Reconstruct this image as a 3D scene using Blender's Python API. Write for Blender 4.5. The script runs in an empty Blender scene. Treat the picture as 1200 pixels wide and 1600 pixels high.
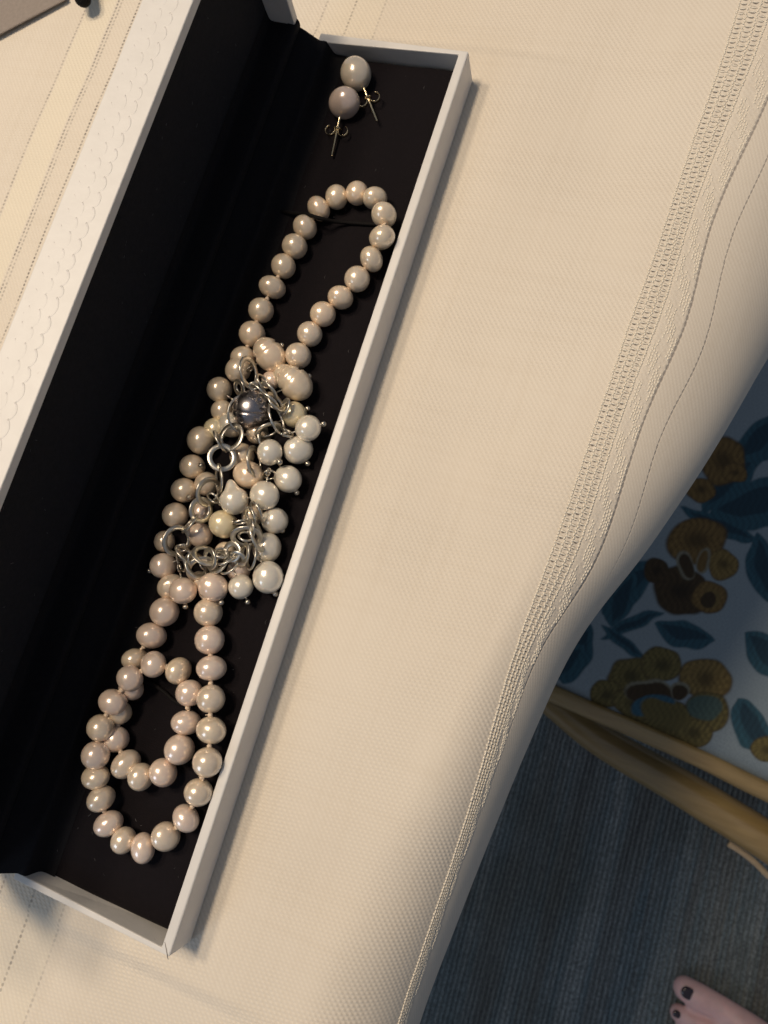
import bpy, bmesh, math, random
import numpy as np
from mathutils import Matrix, Vector

random.seed(7)
rng = np.random.default_rng(7)
S = 0.001                                   # everything below is written in millimetres
scene = bpy.context.scene
COL = scene.collection

# ------------------------------------------------------------------ camera
ROT = np.array([[0.9302421615428992, 0.299499266878436, -0.2120134666177457],
                [0.2558392196847521, -0.9435526085574522, -0.21036817381800843],
                [-0.26305097330953126, 0.1414519848701532, -0.9543560768482597]])   # rows: image right, image down, forward
CAM = np.array([104.944, 81.683, 179.447])
FPX = 1197.85

def at(px, py, z):
    """the point of the photograph (1200 x 1600) that lies at height z (mm above the cloth)"""
    d = ROT.T @ np.array([(px - 600) / FPX, (py - 800) / FPX, 1.0])
    return CAM + d * ((z - CAM[2]) / d[2])

def to_px(P):
    c = (np.atleast_2d(P) - CAM) @ ROT.T
    return np.c_[600 + FPX * c[:, 0] / c[:, 2], 800 + FPX * c[:, 1] / c[:, 2]]

def ppm(P):                                 # photo pixels per millimetre at a point
    return FPX / float(ROT[2] @ (np.asarray(P) - CAM))

cam_data = bpy.data.cameras.new('camera')
cam = bpy.data.objects.new('camera', cam_data)
COL.objects.link(cam)
M = Matrix.Identity(4)
for i in range(3):
    M[i][0], M[i][1], M[i][2], M[i][3] = ROT[0][i], -ROT[1][i], -ROT[2][i], CAM[i] * S
cam.matrix_world = M
cam_data.sensor_fit = 'VERTICAL'
cam_data.sensor_height = 32.0
cam_data.sensor_width = 24.0
cam_data.lens = FPX / 1600 * 32.0
cam_data.clip_start = 0.005
cam_data.clip_end = 20
cam_data.dof.use_dof = True
cam_data.dof.focus_distance = 0.172
cam_data.dof.aperture_fstop = cam_data.lens / 0.8      # an opening 0.8 mm wide
scene.camera = cam

# ------------------------------------------------------------------ world and lamps
world = bpy.data.worlds.new('World')
scene.world = world
world.use_nodes = True
bg = world.node_tree.nodes['Background']
bg.inputs[0].default_value = (0.62, 0.70, 0.86, 1)
bg.inputs[1].default_value = 0.24

def point_lamp(name, loc, power, color, radius):
    d = bpy.data.lights.new(name, 'POINT')
    d.energy = power; d.color = color; d.shadow_soft_size = radius
    o = bpy.data.objects.new(name, d); COL.objects.link(o)
    o.location = [c * S for c in loc]
    return o
WARM = (1.0, 0.83, 0.63)
for loc, pw in (((-160, 165, 900), 13.6), ((-168, 360, 900), 7.6), ((-380, 250, 900), 11.4)):   # bulbs of the pendant over the table
    point_lamp('pendant_bulb', loc, pw, WARM, 0.055)
ad = bpy.data.lights.new('window_light', 'AREA')
ad.shape = 'RECTANGLE'; ad.size = 0.5; ad.size_y = 0.7; ad.energy = 4.5; ad.color = (0.62, 0.78, 1.0)
ao = bpy.data.objects.new('window_light', ad); COL.objects.link(ao)
ao.location = (-0.75, -1.25, 1.0)
ao.rotation_euler = (Vector((0.1, 0.1, 0)) - ao.location).to_track_quat('-Z', 'Y').to_euler()

scene.view_settings.view_transform = 'Standard'
scene.view_settings.look = 'None'
scene.view_settings.exposure = 0
scene.view_settings.gamma = 1

# ------------------------------------------------------------------ helpers
def tag(o, label=None, cat=None, group=None, kind=None):
    if label: o['label'] = label
    if cat: o['category'] = cat
    if group: o['group'] = group
    if kind: o['kind'] = kind
    return o

def empty(name, loc):
    o = bpy.data.objects.new(name, None); COL.objects.link(o)
    o.location = [c * S for c in loc]; o.empty_display_size = 0.01
    return o

def world_loc(o):
    p = np.zeros(3)
    while o is not None:
        p += np.array(o.location) / S; o = o.parent
    return p

def mesh_obj(name, V, F, mat, parent=None, smooth=True, origin=None):
    """V in world millimetres"""
    V = np.asarray(V, float)
    base = world_loc(parent) if parent is not None else np.zeros(3)
    org = base if origin is None else np.asarray(origin, float)
    me = bpy.data.meshes.new(name)
    me.from_pydata(((V - org) * S).tolist(), [], [list(map(int, f)) for f in F])
    if smooth: me.polygons.foreach_set('use_smooth', [True] * len(me.polygons))
    me.update()
    if mat: me.materials.append(mat)
    o = bpy.data.objects.new(name, me); COL.objects.link(o)
    if parent is not None: o.parent = parent
    o.location = (org - base) * S
    return o

class MB:
    def __init__(s): s.v = []; s.f = []
    def add(s, V, F):
        n = len(s.v); s.v.extend(np.asarray(V, float).tolist()); s.f.extend([[i + n for i in f] for f in F])
    def box(s, a, b, fn=None):
        P = [[(a[0], b[0])[i & 1], (a[1], b[1])[i >> 1 & 1], (a[2], b[2])[i >> 2 & 1]] for i in range(8)]
        if fn: P = [fn(*p) for p in P]
        s.add(P, [(0, 2, 3, 1), (4, 5, 7, 6), (0, 1, 5, 4), (2, 6, 7, 3), (0, 4, 6, 2), (1, 3, 7, 5)])
    def tube(s, P, r, n=8, cap=True):
        P = np.asarray(P, float); m = len(P)
        r = np.full(m, r) if np.isscalar(r) else np.asarray(r)
        T = np.gradient(P, axis=0); T /= np.linalg.norm(T, axis=1)[:, None] + 1e-12
        ref = np.array([0, 0, 1.0]) if abs(T[0][2]) < .9 else np.array([1.0, 0, 0])
        V = []
        for i in range(m):
            a = ref - T[i] * (ref @ T[i]); a /= np.linalg.norm(a) + 1e-12; ref = a
            b = np.cross(T[i], a)
            for k in range(n):
                t = 2 * math.pi * k / n
                V.append(P[i] + r[i] * (math.cos(t) * a + math.sin(t) * b))
        F = [(i * n + k, i * n + (k + 1) % n, (i + 1) * n + (k + 1) % n, (i + 1) * n + k) for i in range(m - 1) for k in range(n)]
        if cap:
            F.append(tuple(range(n))[::-1]); F.append(tuple((m - 1) * n + k for k in range(n)))
        s.add(V, F)
    def ring(s, c, a, b, R, wr, wa, n=36, k=8, R2=None, arc=2 * math.pi):
        """ring in the plane of unit vectors a, b; wr radial and wa axial half widths"""
        c, a, b = map(np.asarray, (c, a, b)); nn = np.cross(a, b); R2 = R2 or R
        V = []; closed = arc > 6.28
        m = n if closed else n + 1
        for i in range(m):
            t = arc * i / n
            d = math.cos(t) * a + math.sin(t) * b
            ctr = c + R * math.cos(t) * a + R2 * math.sin(t) * b
            for j in range(k):
                q = 2 * math.pi * (j + .5) / k
                cq, sq = math.cos(q), math.sin(q)
                cq = math.copysign(abs(cq) ** .6, cq); sq = math.copysign(abs(sq) ** .6, sq)
                V.append(ctr + d * wr * cq + nn * wa * sq)
        F = [(i * k + j, ((i + 1) % m) * k + j, ((i + 1) % m) * k + (j + 1) % k, i * k + (j + 1) % k)
             for i in range(n) for j in range(k)]
        s.add(V, F)
    def ball(s, c, r, nu=14, nv=9):
        V, F = sphere(nu, nv); s.add(np.asarray(c) + V * r, F)
    def build(s, name, mat, parent=None, smooth=True, origin=None):
        return mesh_obj(name, s.v, s.f, mat, parent, smooth, origin)

def sphere(nu=32, nv=20):
    V = [(0, 0, 1)]
    for i in range(1, nv):
        p = math.pi * i / nv
        for j in range(nu):
            t = 2 * math.pi * j / nu
            V.append((math.sin(p) * math.cos(t), math.sin(p) * math.sin(t), math.cos(p)))
    V.append((0, 0, -1)); F = []
    for j in range(nu): F.append((0, 1 + j, 1 + (j + 1) % nu))
    for i in range(nv - 2):
        for j in range(nu):
            a = 1 + i * nu
            F.append((a + j, a + nu + j, a + nu + (j + 1) % nu, a + (j + 1) % nu))
    e = len(V) - 1; a = 1 + (nv - 2) * nu
    for j in range(nu): F.append((e, a + (j + 1) % nu, a + j))
    return np.array(V, float), F

def catmull(P, n):
    P = np.asarray(P, float); Q = np.vstack([2 * P[0] - P[1], P, 2 * P[-1] - P[-2]]); out = []
    for i in range(1, len(Q) - 2):
        for k in range(n):
            t = k / n
            out.append(.5 * (2 * Q[i] + (Q[i + 1] - Q[i - 1]) * t + (2 * Q[i - 1] - 5 * Q[i] + 4 * Q[i + 1] - Q[i + 2]) * t * t
                             + (3 * Q[i] - Q[i - 1] - 3 * Q[i + 1] + Q[i + 2]) * t ** 3))
    out.append(P[-1]); return np.array(out)

def bevel(o, w, seg=2, ang=40):
    m = o.modifiers.new('bevel', 'BEVEL'); m.width = w * S; m.segments = seg
    m.limit_method = 'ANGLE'; m.angle_limit = math.radians(ang)
    return o

# ------------------------------------------------------------------ materials
def mat_new(name):
    m = bpy.data.materials.new(name); m.use_nodes = True
    nt = m.node_tree; b = nt.nodes['Principled BSDF']
    return m, nt, b
def N(nt, typ, **kw):
    n = nt.nodes.new(typ)
    for k, v in kw.items():
        if k.startswith('i_'): n.inputs[k[2:].replace('_', ' ')].default_value = v
        else: setattr(n, k, v)
    return n
def link(nt, a, b): nt.links.new(a, b)
def math_node(nt, op, a, b=None, c=None):
    n = nt.nodes.new('ShaderNodeMath'); n.operation = op
    for i, v in enumerate((a, b, c)):
        if v is None: continue
        if isinstance(v, (int, float)): n.inputs[i].default_value = v
        else: nt.links.new(v, n.inputs[i])
    return n.outputs[0]
def mix_col(nt, fac, a, b):
    n = nt.nodes.new('ShaderNodeMix'); n.data_type = 'RGBA'
    for sock, v in ((n.inputs[0], fac), (n.inputs[6], a), (n.inputs[7], b)):
        if isinstance(v, (int, float)): sock.default_value = v
        elif isinstance(v, tuple): sock.default_value = v if len(v) == 4 else (*v, 1)
        else: nt.links.new(v, sock)
    return n.outputs[2]
def noise(nt, coord, scale, detail=3, rough=.5):
    n = nt.nodes.new('ShaderNodeTexNoise'); n.inputs['Scale'].default_value = scale
    n.inputs['Detail'].default_value = detail; n.inputs['Roughness'].default_value = rough
    if coord is not None: nt.links.new(coord, n.inputs['Vector'])
    return n.outputs[0]
def coords(nt, kind='Object'): return nt.nodes.new('ShaderNodeTexCoord').outputs[kind]
def bump(nt, h, strength, dist):
    n = nt.nodes.new('ShaderNodeBump'); n.inputs['Strength'].default_value = strength
    n.inputs['Distance'].default_value = dist
    nt.links.new(h, n.inputs['Height']); return n.outputs[0]
def ramp(nt, f, stops):
    n = nt.nodes.new('ShaderNodeValToRGB'); e = n.color_ramp.elements
    while len(e) < len(stops): e.new(.5)
    for k, (p, c) in enumerate(stops):
        e[k].position = p; e[k].color = (*c, 1) if len(c) == 3 else c
    nt.links.new(f, n.inputs[0]); return n.outputs[0]

def m_paper():
    m, nt, b = mat_new('white_box_paper'); co = coords(nt)
    n1 = noise(nt, co, 260, 4); n2 = noise(nt, co, 1500, 2)
    c = mix_col(nt, n1, (0.62, 0.595, 0.56), (0.70, 0.675, 0.64))
    spk = ramp(nt, n2, [(0.70, (0, 0, 0)), (0.80, (1, 1, 1))])
    n3 = noise(nt, co, 120, 2); gate = ramp(nt, n3, [(0.58, (0, 0, 0)), (0.68, (1, 1, 1))])
    f = math_node(nt, 'MULTIPLY', spk, gate)
    c = mix_col(nt, f, c, (0.33, 0.28, 0.24))
    link(nt, c, b.inputs['Base Color']); b.inputs['Roughness'].default_value = .55
    b.inputs['Coat Weight'].default_value = .15; b.inputs['Coat Roughness'].default_value = .35; b.inputs['Metallic'].default_value = .06
    link(nt, bump(nt, noise(nt, co, 700, 3), .25, .0002), b.inputs['Normal'])
    return m
def m_lining(name, col):
    m, nt, b = mat_new(name); co = coords(nt)
    n1 = noise(nt, co, 900, 4, .7)
    c = mix_col(nt, n1, tuple(x * .6 for x in col), tuple(x * 1.5 for x in col))
    link(nt, c, b.inputs['Base Color']); b.inputs['Roughness'].default_value = .85
    b.inputs['Specular IOR Level'].default_value = .15
    b.inputs['Sheen Weight'].default_value = .015; b.inputs['Sheen Roughness'].default_value = .5
    link(nt, bump(nt, noise(nt, co, 2600, 3, .7), .5, .0002), b.inputs['Normal'])
    return m
def m_pearl(name, c1, c2, c3):
    c1, c2, c3 = (tuple(x * k for x, k in zip(c, (1.14, 1.11, 1.13))) for c in (c1, c2, c3))
    m, nt, b = mat_new(name)
    oi = nt.nodes.new('ShaderNodeObjectInfo'); co = coords(nt)
    mp = nt.nodes.new('ShaderNodeVectorMath'); mp.operation = 'ADD'; link(nt, co, mp.inputs[0])
    sc = math_node(nt, 'MULTIPLY', oi.outputs['Random'], 37.0)
    cmb = nt.nodes.new('ShaderNodeCombineXYZ'); link(nt, sc, cmb.inputs[0]); link(nt, sc, cmb.inputs[2]); link(nt, cmb.outputs[0], mp.inputs[1])
    base = mix_col(nt, oi.outputs['Random'], c1, c2)
    n1 = noise(nt, mp.outputs[0], 1.6, 3)
    f = ramp(nt, n1, [(0.35, (0, 0, 0)), (0.7, (1, 1, 1))])
    f2 = math_node(nt, 'MULTIPLY', f, .7)
    base = mix_col(nt, f2, base, c3)
    link(nt, base, b.inputs['Base Color'])
    b.inputs['Metallic'].default_value = .31
    b.inputs['Roughness'].default_value = .27; b.inputs['IOR'].default_value = 1.6
    b.inputs['Subsurface Weight'].default_value = .12; b.inputs['Subsurface Radius'].default_value = (.9, .6, .45)
    b.inputs['Subsurface Scale'].default_value = .001
    b.inputs['Coat Weight'].default_value = 1.0; b.inputs['Coat Roughness'].default_value = .095; b.inputs['Coat IOR'].default_value = 1.7
    n2 = noise(nt, mp.outputs[0], 5, 3)
    link(nt, bump(nt, n2, .10, .00012), b.inputs['Normal'])
    return m
def m_metal(name, col, rough):
    m, nt, b = mat_new(name); co = coords(nt)
    n1 = noise(nt, co, 700, 3)
    link(nt, mix_col(nt, n1, tuple(x * .75 for x in col), col), b.inputs['Base Color'])
    b.inputs['Metallic'].default_value = 1
    link(nt, math_node(nt, 'MULTIPLY_ADD', n1, .15, rough - .07), b.inputs['Roughness'])
    link(nt, bump(nt, noise(nt, co, 400, 3), .2, .0003), b.inputs['Normal'])
    return m
def m_plain(name, col, rough, sheen=0, nscale=300, nb=.2, coat=0, sss=0):
    m, nt, b = mat_new(name); co = coords(nt)
    n1 = noise(nt, co, nscale, 4)
    link(nt, mix_col(nt, n1, tuple(x * .8 for x in col), tuple(min(1, x * 1.15) for x in col)), b.inputs['Base Color'])
    b.inputs['Roughness'].default_value = rough; b.inputs['Sheen Weight'].default_value = sheen
    b.inputs['Coat Weight'].default_value = coat; b.inputs['Coat Roughness'].default_value = .15
    if sss:
        b.inputs['Subsurface Weight'].default_value = sss; b.inputs['Subsurface Scale'].default_value = .004
        b.inputs['Subsurface Radius'].default_value = (1, .4, .25)
    link(nt, bump(nt, noise(nt, co, nscale * 3, 3), nb, .0003), b.inputs['Normal'])
    return m

PAPER = m_paper()
PAD = m_lining('black_velvet_pad', (0.0044, 0.0028, 0.0040))
LINING = m_lining('black_lid_lining', (0.0150, 0.0148, 0.0172))
ELASTIC = m_plain('black_elastic', (0.007, 0.006, 0.006), .75, nscale=2000)
PEARL_CREAM = m_pearl('cream_pearl', (0.73, 0.62, 0.44), (0.70, 0.60, 0.46), (0.57, 0.48, 0.36))
PEARL_PINK = m_pearl('pinkish_pearl', (0.76, 0.63, 0.50), (0.70, 0.60, 0.49), (0.66, 0.52, 0.42))
PEARL_WHITE = m_pearl('white_pearl', (0.77, 0.71, 0.56), (0.73, 0.69, 0.57), (0.63, 0.59, 0.49))
PEARL_PEACH = m_pearl('peach_pearl', (0.78, 0.63, 0.45), (0.75, 0.64, 0.46), (0.68, 0.54, 0.40))
PEARL_GOLD = m_pearl('yellowish_pearl', (0.76, 0.67, 0.41), (0.73, 0.65, 0.43), (0.68, 0.59, 0.40))
PEARL_GREY = m_pearl('silver_pearl', (0.68, 0.61, 0.46), (0.68, 0.60, 0.47), (0.56, 0.50, 0.38))
ELASTIC.node_tree.nodes['Principled BSDF'].inputs['Specular IOR Level'].default_value = .12
THREAD = m_plain('cream_silk', (0.68, 0.55, 0.42), .7, nscale=3000)
SILVER = m_metal('silver_links', (0.68, 0.64, 0.56), .33)
PIN = m_metal('silver_pin', (0.62, 0.56, 0.47), .28)
GOLD = m_metal('gold_wire', (0.80, 0.66, 0.42), .25)
STEEL = m_metal('grey_clasp', (0.42, 0.39, 0.40), .27)

# ------------------------------------------------------------------ floor: ribbed carpet
FLOOR_Z = -740.0
g0, g1 = at(862, 1281, FLOOR_Z), at(795, 1562, FLOOR_Z)
rib_ang = math.atan2(g1[1] - g0[1], g1[0] - g0[0])
def m_carpet():
    m, nt, b = mat_new('ribbed_carpet'); co = coords(nt)
    mp = nt.nodes.new('ShaderNodeMapping'); link(nt, co, mp.inputs[0]); mp.inputs['Scale'].default_value = (.05, 1, 1)
    band = noise(nt, mp.outputs[0], 26, 3, .6)
    mp2 = nt.nodes.new('ShaderNodeMapping'); link(nt, co, mp2.inputs[0]); mp2.inputs['Scale'].default_value = (.16, 1, 1)
    fine = noise(nt, mp2.outputs[0], 150, 3, .7)
    tuft = noise(nt, co, 420, 3, .7)
    big = noise(nt, co, 5, 2)
    c = ramp(nt, band, [(0.36, (0.075, 0.080, 0.080)), (0.45, (0.19, 0.215, 0.215)), (0.53, (0.12, 0.20, 0.235)), (0.62, (0.36, 0.40, 0.40))])
    c = mix_col(nt, math_node(nt, 'MULTIPLY', fine, .75), c, (0.44, 0.46, 0.44))
    c = mix_col(nt, ramp(nt, big, [(.45, (0, 0, 0)), (.65, (.45, .45, .45))]), c, (0.13, 0.12, 0.08))
    c = mix_col(nt, ramp(nt, tuft, [(.4, (.75, .75, .75)), (.6, (0, 0, 0))]), c, (0.06, 0.065, 0.07))
    link(nt, c, b.inputs['Base Color']); b.inputs['Roughness'].default_value = .95
    b.inputs['Specular IOR Level'].default_value = .1
    link(nt, bump(nt, noise(nt, co, 600, 3, .7), .8, .002), b.inputs['Normal'])
    return m
CARPET = m_carpet()
ctr = at(950, 1400, FLOOR_Z)
fl = MB()
fl.box((-4000, -4000, -8), (4000, 4000, -4.0))
floor = mesh_obj('carpet_floor', fl.v, fl.f, CARPET, None, False, origin=(0, 0, 0))
floor.location = (ctr[0] * S, ctr[1] * S, FLOOR_Z * S); floor.rotation_euler = (0, 0, rib_ang)
tag(floor, 'dark blue grey ribbed carpet far below the table', None, kind='structure')
V = []; F = []
pitch, per = 5.2, 6
ny = 170 * per; nx = 90
ys = (np.arange(ny + 1) / per - 85) * pitch
xs = np.linspace(-380, 380, nx + 1)
wob = np.cumsum(rng.normal(0, .12, (nx + 1, 171)), axis=0) * .5
for i, x in enumerate(xs):
    for j, y in enumerate(ys):
        ph = (j % per) / per
        V.append((x, y + wob[i, min(j // per, 170)] * .5, 3.6 * abs(math.sin(math.pi * ph)) ** .7 - 3.6 + rng.normal(0, .12)))
n = ny + 1
F = [(i * n + j, (i + 1) * n + j, (i + 1) * n + j + 1, i * n + j + 1) for i in range(nx) for j in range(ny)]
ribs = mesh_obj('carpet_pile', V, F, CARPET, None, True, origin=(0, 0, 0))
ribs.location = floor.location; ribs.rotation_euler = floor.rotation_euler
tag(ribs, 'looped ribs of the blue grey carpet', None, kind='stuff')

# ------------------------------------------------------------------ tablecloth
# edge of the table: curves traced along the cloth (photo points, height)
def curve_xy(pts, zf):
    P = []
    for (x, y) in pts:
        P.append(at(x, y, zf(y)))
    P = np.array(P); o = np.argsort(P[:, 1]); return P[o]
lin = lambda a, b: (lambda y: a + (b - a) * min(1, max(0, y / 1600)))
def prof_z(*z):                             # heights along the edge; the near end hangs over the edge earlier than the far end
    return lambda y: float(np.interp(y, (400, 700, 1050, 1560), z))
ladder = [(1165, -30), (1125, 105), (1092, 192), (1060, 285), (1027, 390), (990, 485), (961, 575), (932, 657), (893, 775), (851, 892), (822, 968),
          (800, 1027), (765, 1150), (742, 1232), (716, 1315), (690, 1390), (656, 1491), (618, 1600)]
seam = [(1262, 20), (1197, 162), (1165, 232), (1132, 295), (1102, 380), (1088, 464), (1060, 543), (1025, 607), (998, 680), (972, 765), (944, 858), (905, 925),
        (852, 992), (827, 1048), (800, 1128), (774, 1205), (748, 1278), (716, 1360), (676, 1480), (630, 1605)]
stitch2 = [(1275, 60), (1190, 270), (1150, 345), (1130, 409), (1115, 499), (1098, 557), (1066, 613), (1037, 662), (1018, 720), (1000, 800), (975, 865), (930, 935),
           (875, 1005), (845, 1062), (814, 1140), (784, 1222), (752, 1300), (722, 1370), (682, 1490), (634, 1610)]
outer = [(1420, 230), (1300, 400), (1200, 557), (1171, 610), (1130, 680), (1083, 755), (1052, 797), (1006, 868), (955, 925), (903, 995), (865, 1070), (834, 1143), (800, 1220),
         (787, 1255), (750, 1345), (705, 1461), (649, 1605)]
CV = [curve_xy(ladder, prof_z(0, 0, -.6, -7.5)), curve_xy(seam, prof_z(-1.4, -1.2, -2.6, -13)), curve_xy(stitch2, prof_z(-4.4, -3.5, -4.4, -14.5)), curve_xy(outer, prof_z(-44, -25, -24, -30))]
yy = np.concatenate([np.linspace(-500, -70, 12), np.arange(-60, 301, 1.5), np.linspace(310, 800, 12)])
def along(cv, y, k): return np.interp(y, cv[:, 1], cv[:, k])
flat_x = np.concatenate([np.linspace(-720, -140, 10), np.arange(-130, 66, 2.5)])
NSEG = 84
rows = []; rowsU = []
ksm = np.hanning(25)[1:-1]; ksm /= ksm.sum()
def smooth_y(a):
    return np.convolve(np.pad(a, 11, mode='reflect', reflect_type='odd'), ksm, mode='valid')
X = [smooth_y(along(c, yy, 0)) for c in CV]; Z = [smooth_y(along(c, yy, 2)) for c in CV]
for i, y in enumerate(yy):
    x0, x1, x2, x3 = (a[i] for a in X); z0, z1, z2, z3 = (a[i] for a in Z)
    z4 = z3 - 60; ray = CAM[0] + (x3 - CAM[0]) * (CAM[2] - z4) / (CAM[2] - z3)
    x4 = min(x3 - 6, ray - 5)
    z5 = z3 - 140; ray5 = CAM[0] + (x3 - CAM[0]) * (CAM[2] - z5) / (CAM[2] - z3)
    x5 = min(x4 - 8, ray5 - 10)
    x1, x2 = max(x1, x0 + .5), max(x2, x1 + .3); x3 = max(x3, x2 + .8)
    xst = x0 - float(np.interp(y, (0, 30, 90, 150), (20, 17, 5, 1)))         # where the cloth starts to fall away
    tt = np.linspace(0, math.pi / 2, 60)[1:]
    ell = np.c_[xst + (x3 - xst) * np.sin(tt), z3 * (1 - np.cos(tt))]        # a quarter ellipse over the padded table edge
    low = catmull(np.array([(x3 + .3, z3 - 8), (x4, z4), (x5, z5)]), 20)
    C = np.vstack([np.c_[np.linspace(66, xst, 20), np.zeros(20)], ell, low])
    d = np.r_[0, np.cumsum(np.linalg.norm(np.diff(C, axis=0), axis=1))]
    nC = 20 + len(ell); dx_ = lambda xq: float(np.interp(xq, C[:nC, 0], d[:nC]))
    d0 = dx_(x0)                            # arc length at the ladder line
    d1 = dx_(x1); d2 = dx_(x2); d3 = d[nC - 1]
    # finer where it shows
    dv = np.concatenate([np.linspace(0, d0 - 10, 10)[:-1], np.linspace(d0 - 10, d3, 60)[:-1], np.linspace(d3, d[-1], 20)])
    cx, cz = np.interp(dv, d, C[:, 0]), np.interp(dv, d, C[:, 1])
    # normalised so that 0 is the ladder line, 12 the seam, 20 the second stitch line
    un = np.interp(dv, [0, d0, d1, d2, d[-1]], [-d0, 0, 12, 20, 20 + d[-1] - d2])
    rows.append(([*flat_x, *cx], [*np.zeros(len(flat_x)), *cz])); rowsU.append([*(flat_x - 66 - d0), *un])
nw = len(rows[0][0]); V = []; U = []
for i, y in enumerate(yy):
    for k in range(nw):
        x, z = rows[i][0][k], rows[i][1][k]
        under = 1 / (1 + math.exp(-(abs(x - 20) - 42) / 4)) if -10 < y < 240 else 1
        zz = z + under * (.75 * math.sin(x * .066 + y * .031 + 1.1 * math.sin(y * .021)) * math.sin(y * .041 - x * .022 + .6) + .24 * math.sin(x * .15 - y * .10 + 1.5 * math.sin(x * .03 + y * .05)) * math.sin(y * .083 + x * .04) - .85)
        V.append((x, y, zz - .2)); U.append((rowsU[i][k], y))
F = [(i * nw + k, i * nw + k + 1, (i + 1) * nw + k + 1, (i + 1) * nw + k) for i in range(len(yy) - 1) for k in range(nw - 1)]

def m_cloth():
    m, nt, b = mat_new('cream_tablecloth')
    uv = nt.nodes.new('ShaderNodeUVMap'); uv.uv_map = 'weave'
    sp = nt.nodes.new('ShaderNodeSeparateXYZ'); link(nt, uv.outputs[0], sp.inputs[0])
    ob = coords(nt); so = nt.nodes.new('ShaderNodeSeparateXYZ'); link(nt, ob, so.inputs[0])
    u, v = sp.outputs[0], sp.outputs[1]
    xo = math_node(nt, 'MULTIPLY', so.outputs[0], 1000.0)
    mm = lambda op, a, bb=None, c=None: math_node(nt, op, a, bb, c)
    tau = 2 * math.pi
    wob = noise(nt, ob, 60, 2); wob = mm('MULTIPLY', mm('SUBTRACT', wob, .5), 2.2)
    # twill: diagonal ribs made of single thread floats
    ph = mm('ADD', mm('ADD', mm('MULTIPLY', u, tau * .74 / 1.05), mm('MULTIPLY', v, tau * .67 / 1.05)), wob)
    tw = mm('SINE', ph)
    fl_ = mm('SINE', mm('SUBTRACT', mm('MULTIPLY', v, tau / .9), mm('MULTIPLY', u, tau / 6.0)))
    h = mm('ADD', mm('MULTIPLY', tw, .45), mm('MULTIPLY', mm('MULTIPLY', fl_, mm('MULTIPLY_ADD', tw, .5, .5)), .6))
    h = mm('MULTIPLY', h, ramp(nt, noise(nt, ob, 45, 2), [(.35, (.35, .35, .35)), (.62, (1, 1, 1))]))
    # plain zones: ladder and brocade beside the seam
    def band(lo, hi, soft=.3, src=u):
        a = nt.nodes.new('ShaderNodeMapRange'); a.inputs[1].default_value = lo - soft; a.inputs[2].default_value = lo + soft; link(nt, src, a.inputs[0])
        c = nt.nodes.new('ShaderNodeMapRange'); c.inputs[1].default_value = hi - soft; c.inputs[2].default_value = hi + soft
        c.inputs[3].default_value = 1; c.inputs[4].default_value = 0; link(nt, src, c.inputs[0])
        return mm('MULTIPLY', a.outputs[0], c.outputs[0])
    hole = None
    def dots(src, pos, pitch_, w, l, off=0.0):
        """a column of small open holes left where threads were drawn out"""
        dx = mm('DIVIDE', mm('ABSOLUTE', mm('SUBTRACT', src, pos)), w)
        fr = mm('FRACT', mm('ADD', mm('DIVIDE', v, pitch_), off))
        dy = mm('DIVIDE', mm('ABSOLUTE', mm('SUBTRACT', fr, .5)), l / pitch_)
        d = mm('ADD', mm('MULTIPLY', dx, dx), mm('MULTIPLY', dy, dy))
        a = nt.nodes.new('ShaderNodeMapRange'); a.inputs[1].default_value = .4; a.inputs[2].default_value = 1.2
        a.inputs[3].default_value = 1; a.inputs[4].default_value = 0; link(nt, d, a.inputs[0]); return a.outputs[0]
    for pos, k_ in ((.95, .0), (2.85, .5), (4.75, .0)):
        d = dots(u, pos, 1.45, .55, .42, k_); hole = d if hole is None else mm('MAXIMUM', hole, d)
    dotvar = ramp(nt, noise(nt, ob, 300, 2), [(.3, (.3, .3, .3)), (.6, (1, 1, 1))])
    for pos, p_, a_ in ((-90.2, 1.25, .55), (-79.4, 1.25, .75), (-78.2, 1.3, .5), (-71.8, 1.25, .9), (-8.6, 1.25, .45), (.3, 1.25, .6), (9.2, 1.25, .3)):
        d = mm('MULTIPLY', mm('MULTIPLY', dots(xo, pos, p_, .36, .46), a_), dotvar); hole = mm('MAXIMUM', hole, d)
    # brocade: raised floats in blocks between ladder and seam
    br = noise(nt, uv.outputs[0], .9, 2); br2 = mm('SINE', mm('MULTIPLY', v, tau / .8))
    brz = band(6.2, 11.6)
    hb = mm('ADD', mm('MULTIPLY', br, 2.2), mm('MULTIPLY', br2, .3))
    inv = mm('SUBTRACT', 1.0, brz)
    satin = band(12.3, 300)                   # smooth hem beyond the seam
    h = mm('MULTIPLY', h, mm('SUBTRACT', 1.0, mm('MULTIPLY', satin, .75)))
    h = mm('ADD', mm('MULTIPLY', h, inv), mm('MULTIPLY', hb, brz))
    far1 = nt.nodes.new('ShaderNodeMapRange'); far1.inputs[1].default_value = 55; far1.inputs[2].default_value = 85; link(nt, v, far1.inputs[0])
    far2 = nt.nodes.new('ShaderNodeMapRange'); far2.inputs[1].default_value = 105; far2.inputs[2].default_value = 135; link(nt, v, far2.inputs[0])
    seam_ = mm('MULTIPLY', mm('ADD', mm('MULTIPLY', band(11.8, 12.2, .14), .55), mm('MULTIPLY', dots(u, 12.0, 1.7, .5, .75), .5)), far1.outputs[0]); seam2 = mm('MULTIPLY', mm('ADD', mm('MULTIPLY', band(19.92, 20.18, .12), .35), mm('MULTIPLY', dots(u, 20.05, 1.5, .34, .62), .65)), far2.outputs[0])
    groove = mm('MAXIMUM', seam_, mm('MULTIPLY', seam2, .8))
    h = mm('SUBTRACT', h, mm('MULTIPLY', hole, 2.2)); h = mm('SUBTRACT', h, mm('MULTIPLY', groove, 3.0))
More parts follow.
